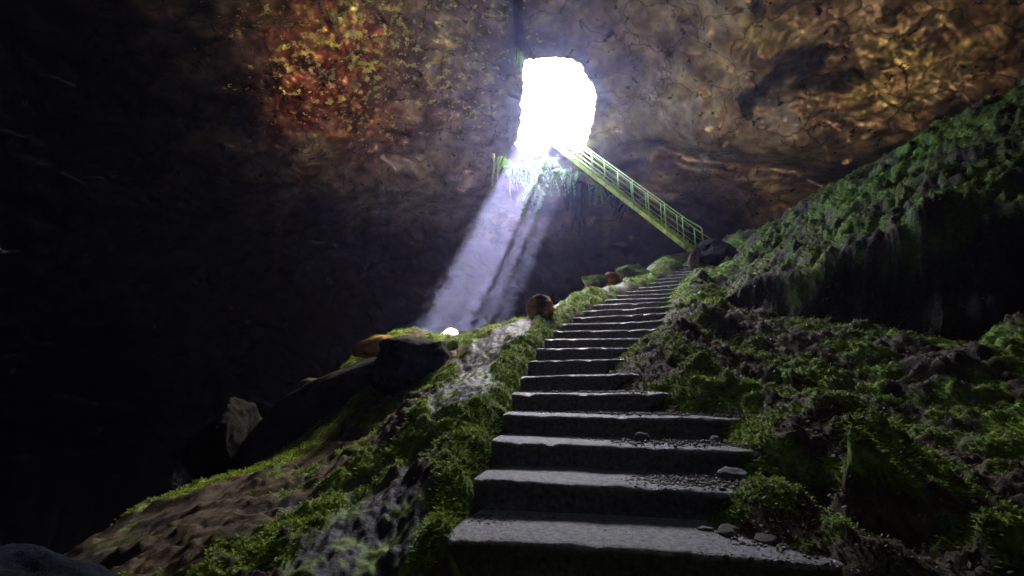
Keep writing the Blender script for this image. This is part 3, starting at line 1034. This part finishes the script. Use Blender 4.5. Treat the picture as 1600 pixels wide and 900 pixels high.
def landing():
    P = W(1064, 404, 12.1)
    bm = bmesh.new()
    bmesh.ops.create_cube(bm, size=1.0)
    bmesh.ops.scale(bm, vec=(1.05, 1.1, 0.30), verts=bm.verts)
    bmesh.ops.bevel(bm, geom=bm.edges[:], offset=0.03, segments=2, affect='EDGES')
    bmesh.ops.subdivide_edges(bm, edges=bm.edges[:], cuts=3, use_grid_fill=True)
    for v in bm.verts:
        n = noise(np.array([v.co[:]]) / 0.2, 77)[0]
        v.co += Vector((0.4, 0.6, 1)) * float(n) * 0.015
    me = bpy.data.meshes.new('concrete_landing')
    bm.to_mesh(me); bm.free()
    o = obj('concrete_landing', me, M['landing'])
    o.location = (P[0] + 0.18, P[1] + 0.45, P[2])
    o.rotation_euler = (0, math.radians(-4), math.radians(-20))
    tag(o, 'yellow stained concrete landing block under the foot of the steel staircase', 'landing')


landing()

# ------------------------------------------------------------------ black drip curtains under the skylight
def drape(label, px0, px1, py0, py1, Y, n, seed, group):
    rs = np.random.RandomState(seed)
    base = W((px0 + px1) / 2, py0, Y)
    root = empty('drip_curtain', tuple(base))
    tag(root, label, 'flowstone', group)
    for i in range(n):
        m = MB()
        u = rs.rand()
        x = px0 + (px1 - px0) * (0.2 + 0.6 * u) + rs.normal() * 4
        y0 = py0 + rs.rand() * 8
        ln = (py1 - py0) * (0.45 + 0.55 * rs.rand()) * (1 - 0.6 * abs(2 * u - 1))
        Yk = Y + rs.rand() * 0.5
        pts, rad = [], []
        for j in range(7):
            t = j / 6
            pts.append(W(x + 5 * math.sin(t * 3 + i) + (rs.rand() - .5) * 2, y0 + ln * t, Yk) - base)
            rad.append(0.16 * (1 - t) ** 0.7 * (0.7 + 0.5 * rs.rand()) + 0.008)
        m.tube(pts, rad, 7)
        obj('strand', m.mesh('strand', True), M['black_drape'], root)


drape('long black crust curtain hanging left of the steel staircase under the ferns', 880, 925, 285, 385, 16.2, 26, 5, 'black curtains under the skylight')
drape('short wide black crust curtain hanging under the middle of the steel staircase', 948, 1000, 300, 355, 16.4, 20, 6, 'black curtains under the skylight')
drape('thin black streak of crust right below the top of the steel staircase', 934, 944, 290, 320, 16.4, 5, 7, 'black curtains under the skylight')

# ------------------------------------------------------------------ ferns, roots and grass on the sill
def frond_mesh(seed, length=0.6, droop=0.9):
    """one arching frond: a rib strip with a pointed leaflet at either side of every node"""
    rs = np.random.RandomState(seed)
    V, F = [], []
    L = length
    n = 12
    for j in range(n):
        t = j / (n - 1)
        c_ = np.array([L * t * 0.9, 0, L * (0.55 * t - droop * 1.3 * t * t)])
        w_ = 0.012 * L
        V += [c_ + [0, -w_, 0], c_ + [0, w_, 0]]
        if j:
            b = 2 * (j - 1)
            F += [[b, b + 1, b + 3], [b, b + 3, b + 2]]
    for j in range(n - 1):
        t = (j + 0.5) / n
        lw = 0.2 * L * (math.sin(math.pi * min(1, t * 0.85 + 0.15)) + 0.05) * (0.85 + 0.3 * rs.rand())
        for sgn, (p, q) in ((-1, (2 * j, 2 * j + 2)), (1, (2 * j + 1, 2 * j + 3))):
            tip = (V[p] + V[q]) / 2 + np.array([0.05 * L, sgn * lw, -0.3 * lw])
            V.append(tip)
            F.append([p, q, len(V) - 1])
    return fast_mesh('frond', np.array(V), np.array(F), False)


FRONDS = [frond_mesh(900 + i, 0.5 + 0.08 * i, 0.75 + 0.12 * i) for i in range(5)]


def fern(name, at, label, cat, group, n, seed, scale=1.0):
    rs = np.random.RandomState(seed)
    root = empty(name, tuple(at))
    tag(root, label, cat, group)
    for i in range(n):
        o = obj('frond', FRONDS[rs.randint(5)], M['fern'], root)
        o.rotation_euler = (rs.normal() * 0.2, rs.normal() * 0.25 + 0.15, rs.rand() * 6.28)
        o.scale = (scale * (0.7 + 0.5 * rs.rand()),) * 3
    return root


fern_spots = [(785, 248, 15.0, 'fern at the left end of the bright sill below the skylight'), (803, 262, 14.9, 'fern hanging above the start of the sunbeam on the bright sill'),
              (822, 255, 15.1, 'fern in the middle of the bright sill below the skylight'), (838, 268, 15.0, 'lower fern on the bright sill left of the black curtain'),
              (850, 250, 15.3, 'pale fern on the sill just left of the steel staircase top'), (862, 268, 15.2, 'fern above the left edge of the long black curtain'),
              (885, 268, 15.4, 'deep green fern above the long black curtain under the steel staircase'), (902, 272, 15.4, 'green fern right under the steel stringer above the long black curtain'),
              (840, 292, 14.9, 'small fern at the bottom edge of the bright sill'), (932, 292, 15.8, 'yellow green fern under the steel stringer right of the long black curtain')]
for i, (x, y, Y, lab) in enumerate(fern_spots):
    fern('fern', W(x, y, Y), lab, 'fern', 'ferns on the sill below the skylight', 12, 40 + i, 0.8 + 0.15 * (i % 3))

root_spots = [(771, 240, 292, 'mossy root strand hanging at the left end of the bright sill', 0.045), (779, 246, 285, 'second mossy root strand from the left end of the bright sill', 0.03),
              (798, 270, 313, 'longest pale root hanging where the sunbeam leaves the sill', 0.04), (808, 275, 298, 'short thin root just right of the longest pale root', 0.02),
              (820, 285, 300, 'shortest thin root near the middle of the sill', 0.018), (831, 270, 313, 'pale root at the right part of the sill, left one of a close pair', 0.03),
              (837, 268, 312, 'thick pale root at the right part of the sill, right one of a close pair', 0.045), (891, 262, 300, 'thin single root hanging in front of the long black curtain', 0.012)]
for i, (x, y0, y1, lab, r) in enumerate(root_spots):
    m = MB()
    p0 = W(x, y0, 14.75); p1 = W(x, y1, 14.75)
    p1 = np.array([p0[0], p0[1], p1[2]])
    pts = []
    for j in range(9):
        t = j / 8
        pts.append((p1 - p0) * t + np.array([0.03 * math.sin(5 * t + i), 0.03 * math.cos(4 * t + i), 0]))
    m.tube(pts, [r * (1.1 - 0.75 * (j / 8)) * (1 + 0.2 * math.sin(j * 2.3 + i)) for j in range(9)], 7)
    o = obj('hanging_root', m.mesh('hanging_root', True), M['root'])
    o.location = tuple(p0)
    tag(o, lab, 'root', 'roots hanging from the sill')


def grass_tuft(label, at, n, length, seed):
    rs = np.random.RandomState(seed)
    root = empty('hanging_grass', tuple(at))
    tag(root, label, 'grass')
    for i in range(n):
        V, F = [], []
        a = rs.rand() * 6.28
        d = np.array([math.cos(a), math.sin(a), 0])
        sd = np.array([-d[1], d[0], 0]) * 0.014
        L = length * (0.5 + 0.6 * rs.rand())
        o0 = rs.normal(size=3) * [0.06, 0.06, 0.12]
        for j in range(6):
            t = j / 5
            c_ = o0 + d * L * 0.25 * t + np.array([0, 0, -L * t * (0.4 + 0.6 * t)])
            V += [c_ - sd * (1 - t * 0.9), c_ + sd * (1 - t * 0.9)]
        for j in range(5):
            F.append([2 * j, 2 * j + 1, 2 * j + 3, 2 * j + 2])
        obj('blade', fast_mesh('blade', np.array(V), np.array(F), False), M['fern'], root)


grass_tuft('tuft of bright green grass hanging in the crack at the upper left of the skylight', W(812, 82, 12.0), 34, 0.6, 8)
grass_tuft('tuft of grass trailing under the top of the steel stringer', W(925, 268, 15.6), 30, 0.5, 9)

# ------------------------------------------------------------------ unseen tree-shaped blocker, added to part the sunbeam
def build_beam_splitter():
    a_ax, b_ax = BEAM_A, BEAM_B
    ctr = HOLE + SUN * 7.5
    foot = HOLE + np.array([1.0, 6.5, 1.0])
    root = empty('beam_splitter', tuple(foot))
    tag(root, 'unseen blocker added above the skylight to split the sunbeam', 'tree')
    m = MB()
    P = [foot, foot + [0, -0.5, 2.5], ctr + b_ax * 3.2 + a_ax * 0.5, ctr + b_ax * 2.2 + a_ax * 0.42]
    m.tube([p - foot for p in P], [0.3, 0.24, 0.18, 0.13], 8)
    obj('splitter_stem', m.mesh('splitter_stem', True), M['root'], root)
    for off, w0, e0 in ((0.22, 0.055, -2.4), (0.40, 0.02, -2.4), (0.63, 0.065, -2.4), (0.83, 0.025, -2.4), (1.38, 0.36, -2.4), (-1.42, 0.62, -2.4), (-0.22, 0.022, -2.4), (-0.40, 0.014, -2.4)):
        m = MB()
        st = ctr + b_ax * 2.4 + a_ax * 0.42
        en = ctr + b_ax * e0 + a_ax * (off + 0.04)
        pts = [st, ctr + b_ax * 1.7 + a_ax * off] + [ctr + b_ax * (1.7 + (e0 - 1.7) * t) + a_ax * (off + 0.05 * math.sin(7 * t + off)) for t in (0.3, 0.6, 0.85)] + [en]
        m.tube([p - foot for p in pts], [w0 * 1.2, w0 * 1.1, w0, w0 * 0.9, w0 * 0.7, w0 * 0.3], 7)
        obj('splitter_bar', m.mesh('splitter_bar', True), M['root'], root)
    rs = np.random.RandomState(12)
    V = []
    for i in range(900):
        p = ctr + a_ax * (0.22 + 0.95 * rs.rand()) + b_ax * (0.2 + 2.2 * rs.rand()) + SUN * rs.rand() * 0.6 - foot
        u, w = rs.normal(size=3), rs.normal(size=3)
        u /= np.linalg.norm(u); w /= np.linalg.norm(w)
        V += [p - u * 0.09, p + w * 0.06, p + u * 0.09]
    cr = obj('splitter_leaves', fast_mesh('splitter_leaves', np.array(V), np.arange(len(V)).reshape(-1, 3), False), M['fern'], root)
    cr['kind'] = 'stuff'


build_beam_splitter()

# ------------------------------------------------------------------ stones and rubble on the treads
def step_point(k, s, back):
    f = np.array([-SDIR[k, 1], SDIR[k, 0], 0])
    return NOSE[k] + np.array([*SDIR[k], 0]) * s + f * back


stone_spots = [(0, 1.25, 0.33, 0.035, 'pale stone lying nearest the riser on the lowest tread'), (0, 1.36, 0.30, 0.05, 'largest pale stone on the lowest tread'),
               (0, 1.47, 0.34, 0.03, 'small stone right of the largest stone on the lowest tread'), (0, 1.50, 0.22, 0.045, 'flat stone in the rubble on the lowest tread'),
               (1, 1.52, 0.33, 0.07, 'jagged pale stone leaning on the third riser above the second tread'),
               (2, 1.05, 0.32, 0.05, 'mossy stone against the riser on the third tread'), (2, 1.55, 0.33, 0.04, 'pale stone at the right end of the third tread'),
               (5, 0.92, 0.25, 0.04, 'stone near the right end of the sixth tread'), (7, 0.80, 0.3, 0.04, 'lone stone near the right end of the eighth tread')]
for i, (k, s, b, r, lab) in enumerate(stone_spots):
    rock('stone', lab, 'stone', step_point(k, s, b) + np.array([0, 0, r * 0.45]), (r * 1.25, r, r * 0.75), (0, 0, 40 * i), 500 + i, level=3,
         group='loose stones on the steps', col=((0.12, 0.11, 0.10), (0.28, 0.26, 0.23)))


def build_rubble():
    rs = np.random.RandomState(77)
    V, F = [], []
    octv = np.array([(1, 0, 0), (-1, 0, 0), (0, 1, 0), (0, -1, 0), (0, 0, 1), (0, 0, -1)], float)
    octf = [(0, 2, 4), (2, 1, 4), (1, 3, 4), (3, 0, 4), (2, 0, 5), (1, 2, 5), (3, 1, 5), (0, 3, 5)]

    def put(p, r):
        b = len(V)
        q = octv * (r * (0.6 + 0.8 * rs.rand(6)))[:, None] * [1.2, 1, 0.7]
        a = rs.rand() * 6.28
        R = np.array([[math.cos(a), -math.sin(a), 0], [math.sin(a), math.cos(a), 0], [0, 0, 1]])
        for v in q @ R.T:
            V.append(p + v)
        for f in octf:
            F.append([b + i for i in f])
    for k in range(0, 12):
        n = 4200 if k < 2 else 1800 if k < 5 else 500
        for _ in range(n):
            u = rs.rand() ** 0.8
            s = u * (RS[k] + 0.15)
            frac = s / max(RS[k], 0.3)
            back = rs.rand() * (RUN - 0.02) if frac > 0.45 else RUN * (0.55 + 0.42 * rs.rand())
            if frac < 0.45 and rs.rand() < 0.6: continue
            if back < 0.10 and rs.rand() < 0.7: continue
            pile = max(0, frac - 0.5) * 0.05 * rs.rand() * min(1, back / 0.2)
            put(step_point(k, s, back) + np.array([0, 0, 0.004 + pile]), 0.003 + 0.015 * rs.rand() ** 4)
    me = fast_mesh('rubble', np.array(V), np.array(F), False)
    rubmat = noise_mat('rubble_stone', [(0.3, (0.07, 0.06, 0.05)), (0.5, (0.16, 0.14, 0.12)), (0.7, (0.30, 0.27, 0.24))], 25.0, 0.75, 0.002)
    o = obj('rubble', me, rubmat)
    tag(o, 'loose grit and crumbs of soil scattered over the lower treads', 'rubble', kind='stuff')


build_rubble()

# ------------------------------------------------------------------ moss fronds and leaf litter over the slopes
def vertex_normals(V, nu, nv):
    G = V.reshape(nu, nv, 3)
    du = np.gradient(G, axis=0); dv = np.gradient(G, axis=1)
    n = np.cross(dv, du)
    n /= np.linalg.norm(n, axis=2)[..., None] + 1e-9
    n *= np.sign(n[..., 2:3] + 1e-9)
    return n.reshape(-1, 3)


def scatter():
    rs = np.random.RandomState(5)
    nu, nv = GSHAPE
    Nn = vertex_normals(GV, nu, nv)
    px, py = project(GV)
    vis = (px > -60) & (px < 1660) & (py > 60) & (py < 960) & (GV[:, 1] < 13) & ~GIN & (GV[:, 2] > -2.2)
    # tufts
    pr = np.where(vis, GMOSS, 0) * (0.25 + 0.75 * (GWET < 0.3))
    pr = pr / pr.sum()
    n = 110000
    idx = rs.choice(len(GV), n, p=pr)
    size = (0.008 + 0.008 * rs.rand(n)) * (0.6 + 0.11 * GV[idx, 1])
    V = []; 
    P = GV[idx] + rs.normal(size=(n, 3)) * 0.012
    nb = 3
    allV = np.empty((n, nb, 3, 3), np.float32)
    for b in range(nb):
        a = rs.rand(n) * 6.28
        d = np.stack([np.cos(a), np.sin(a), 0.1 * rs.randn(n)], 1)
        s = np.stack([-np.sin(a), np.cos(a), 0 * a], 1)
        tip = P + d * (size * (0.8 + 0.8 * rs.rand(n)))[:, None] + Nn[idx] * (size * (0.25 + 0.6 * rs.rand(n)))[:, None]
        base = P - Nn[idx] * 0.006
        allV[:, b, 0] = base - s * (size * 0.6)[:, None]
        allV[:, b, 1] = base + s * (size * 0.6)[:, None]
        allV[:, b, 2] = tip
    V = allV.reshape(-1, 3)
    F = np.arange(len(V)).reshape(-1, 3)
    o = obj('moss', fast_mesh('moss', V, F, False), M['moss'])
    tag(o, 'thick green moss growing over the banks on both sides of the stairs', 'moss', kind='stuff')
    # litter on the lower right bank
    pr = np.where(vis & (GSS > 0) & (GV[:, 2] < 1.0) & (GV[:, 1] < 6.5), 1.0, 0) + np.where(vis & (GSS > 0) & (GV[:, 2] >= 1.0), 0.25, 0)
    pr = pr * GV[:, 1]
    pr /= pr.sum()
    n = 34000
    idx = rs.choice(len(GV), n, p=pr)
    sz = (0.004 + 0.011 * rs.rand(n) ** 2.5) * (0.55 + 0.11 * GV[idx, 1])
    P = GV[idx] + Nn[idx] * 0.008 + rs.normal(size=(n, 3)) * 0.008
    a = rs.rand(n) * 6.28
    t1 = np.stack([np.cos(a), np.sin(a), rs.randn(n) * 0.5], 1)
    t2 = np.stack([-np.sin(a), np.cos(a), rs.randn(n) * 0.5], 1)
    q = np.stack([P - t1 * sz[:, None] * 1.5, P - t2 * sz[:, None] * 0.7, P + t1 * sz[:, None] * 1.5, P + t2 * sz[:, None] * 0.7], 1).reshape(-1, 3)
    o = obj('leaf_litter', fast_mesh('leaf_litter', q, np.arange(len(q)).reshape(-1, 4), False), M['litter'])
    tag(o, 'small fallen leaves and crumbs strewn over the right bank', 'leaf litter', kind='stuff')


scatter()

# ------------------------------------------------------------------ haze
def haze():
    lo = SHELL.min(0) - 1.2
    hi = SHELL.max(0) + 0.5
    m = MB()
    c_ = (lo + hi) / 2; h = (hi - lo) / 2
    m.box((0, 0, 0), (h[0], 0, 0), (0, h[1], 0), (0, 0, h[2]))
    mat = bpy.data.materials.new('haze')
    mat.use_nodes = True
    nt = mat.node_tree
    for n in list(nt.nodes): nt.nodes.remove(n)
    out = nt.nodes.new('ShaderNodeOutputMaterial')
    v = nt.nodes.new('ShaderNodeVolumePrincipled')
    v.inputs['Color'].default_value = (0.52, 0.53, 1.0, 1)
    v.inputs['Density'].default_value = 0.0019
    v.inputs['Anisotropy'].default_value = 0.75
    nt.links.new(v.outputs[0], out.inputs['Volume'])
    o = obj('haze', m.mesh('haze'), mat)
    o.location = tuple(c_)
    tag(o, 'thin damp cave air that shows the sunbeam', 'haze', kind='stuff')


haze()
print('tris', sum(len(o.data.loops) - 2 * len(o.data.polygons) for o in bpy.data.objects if o.type == 'MESH'))
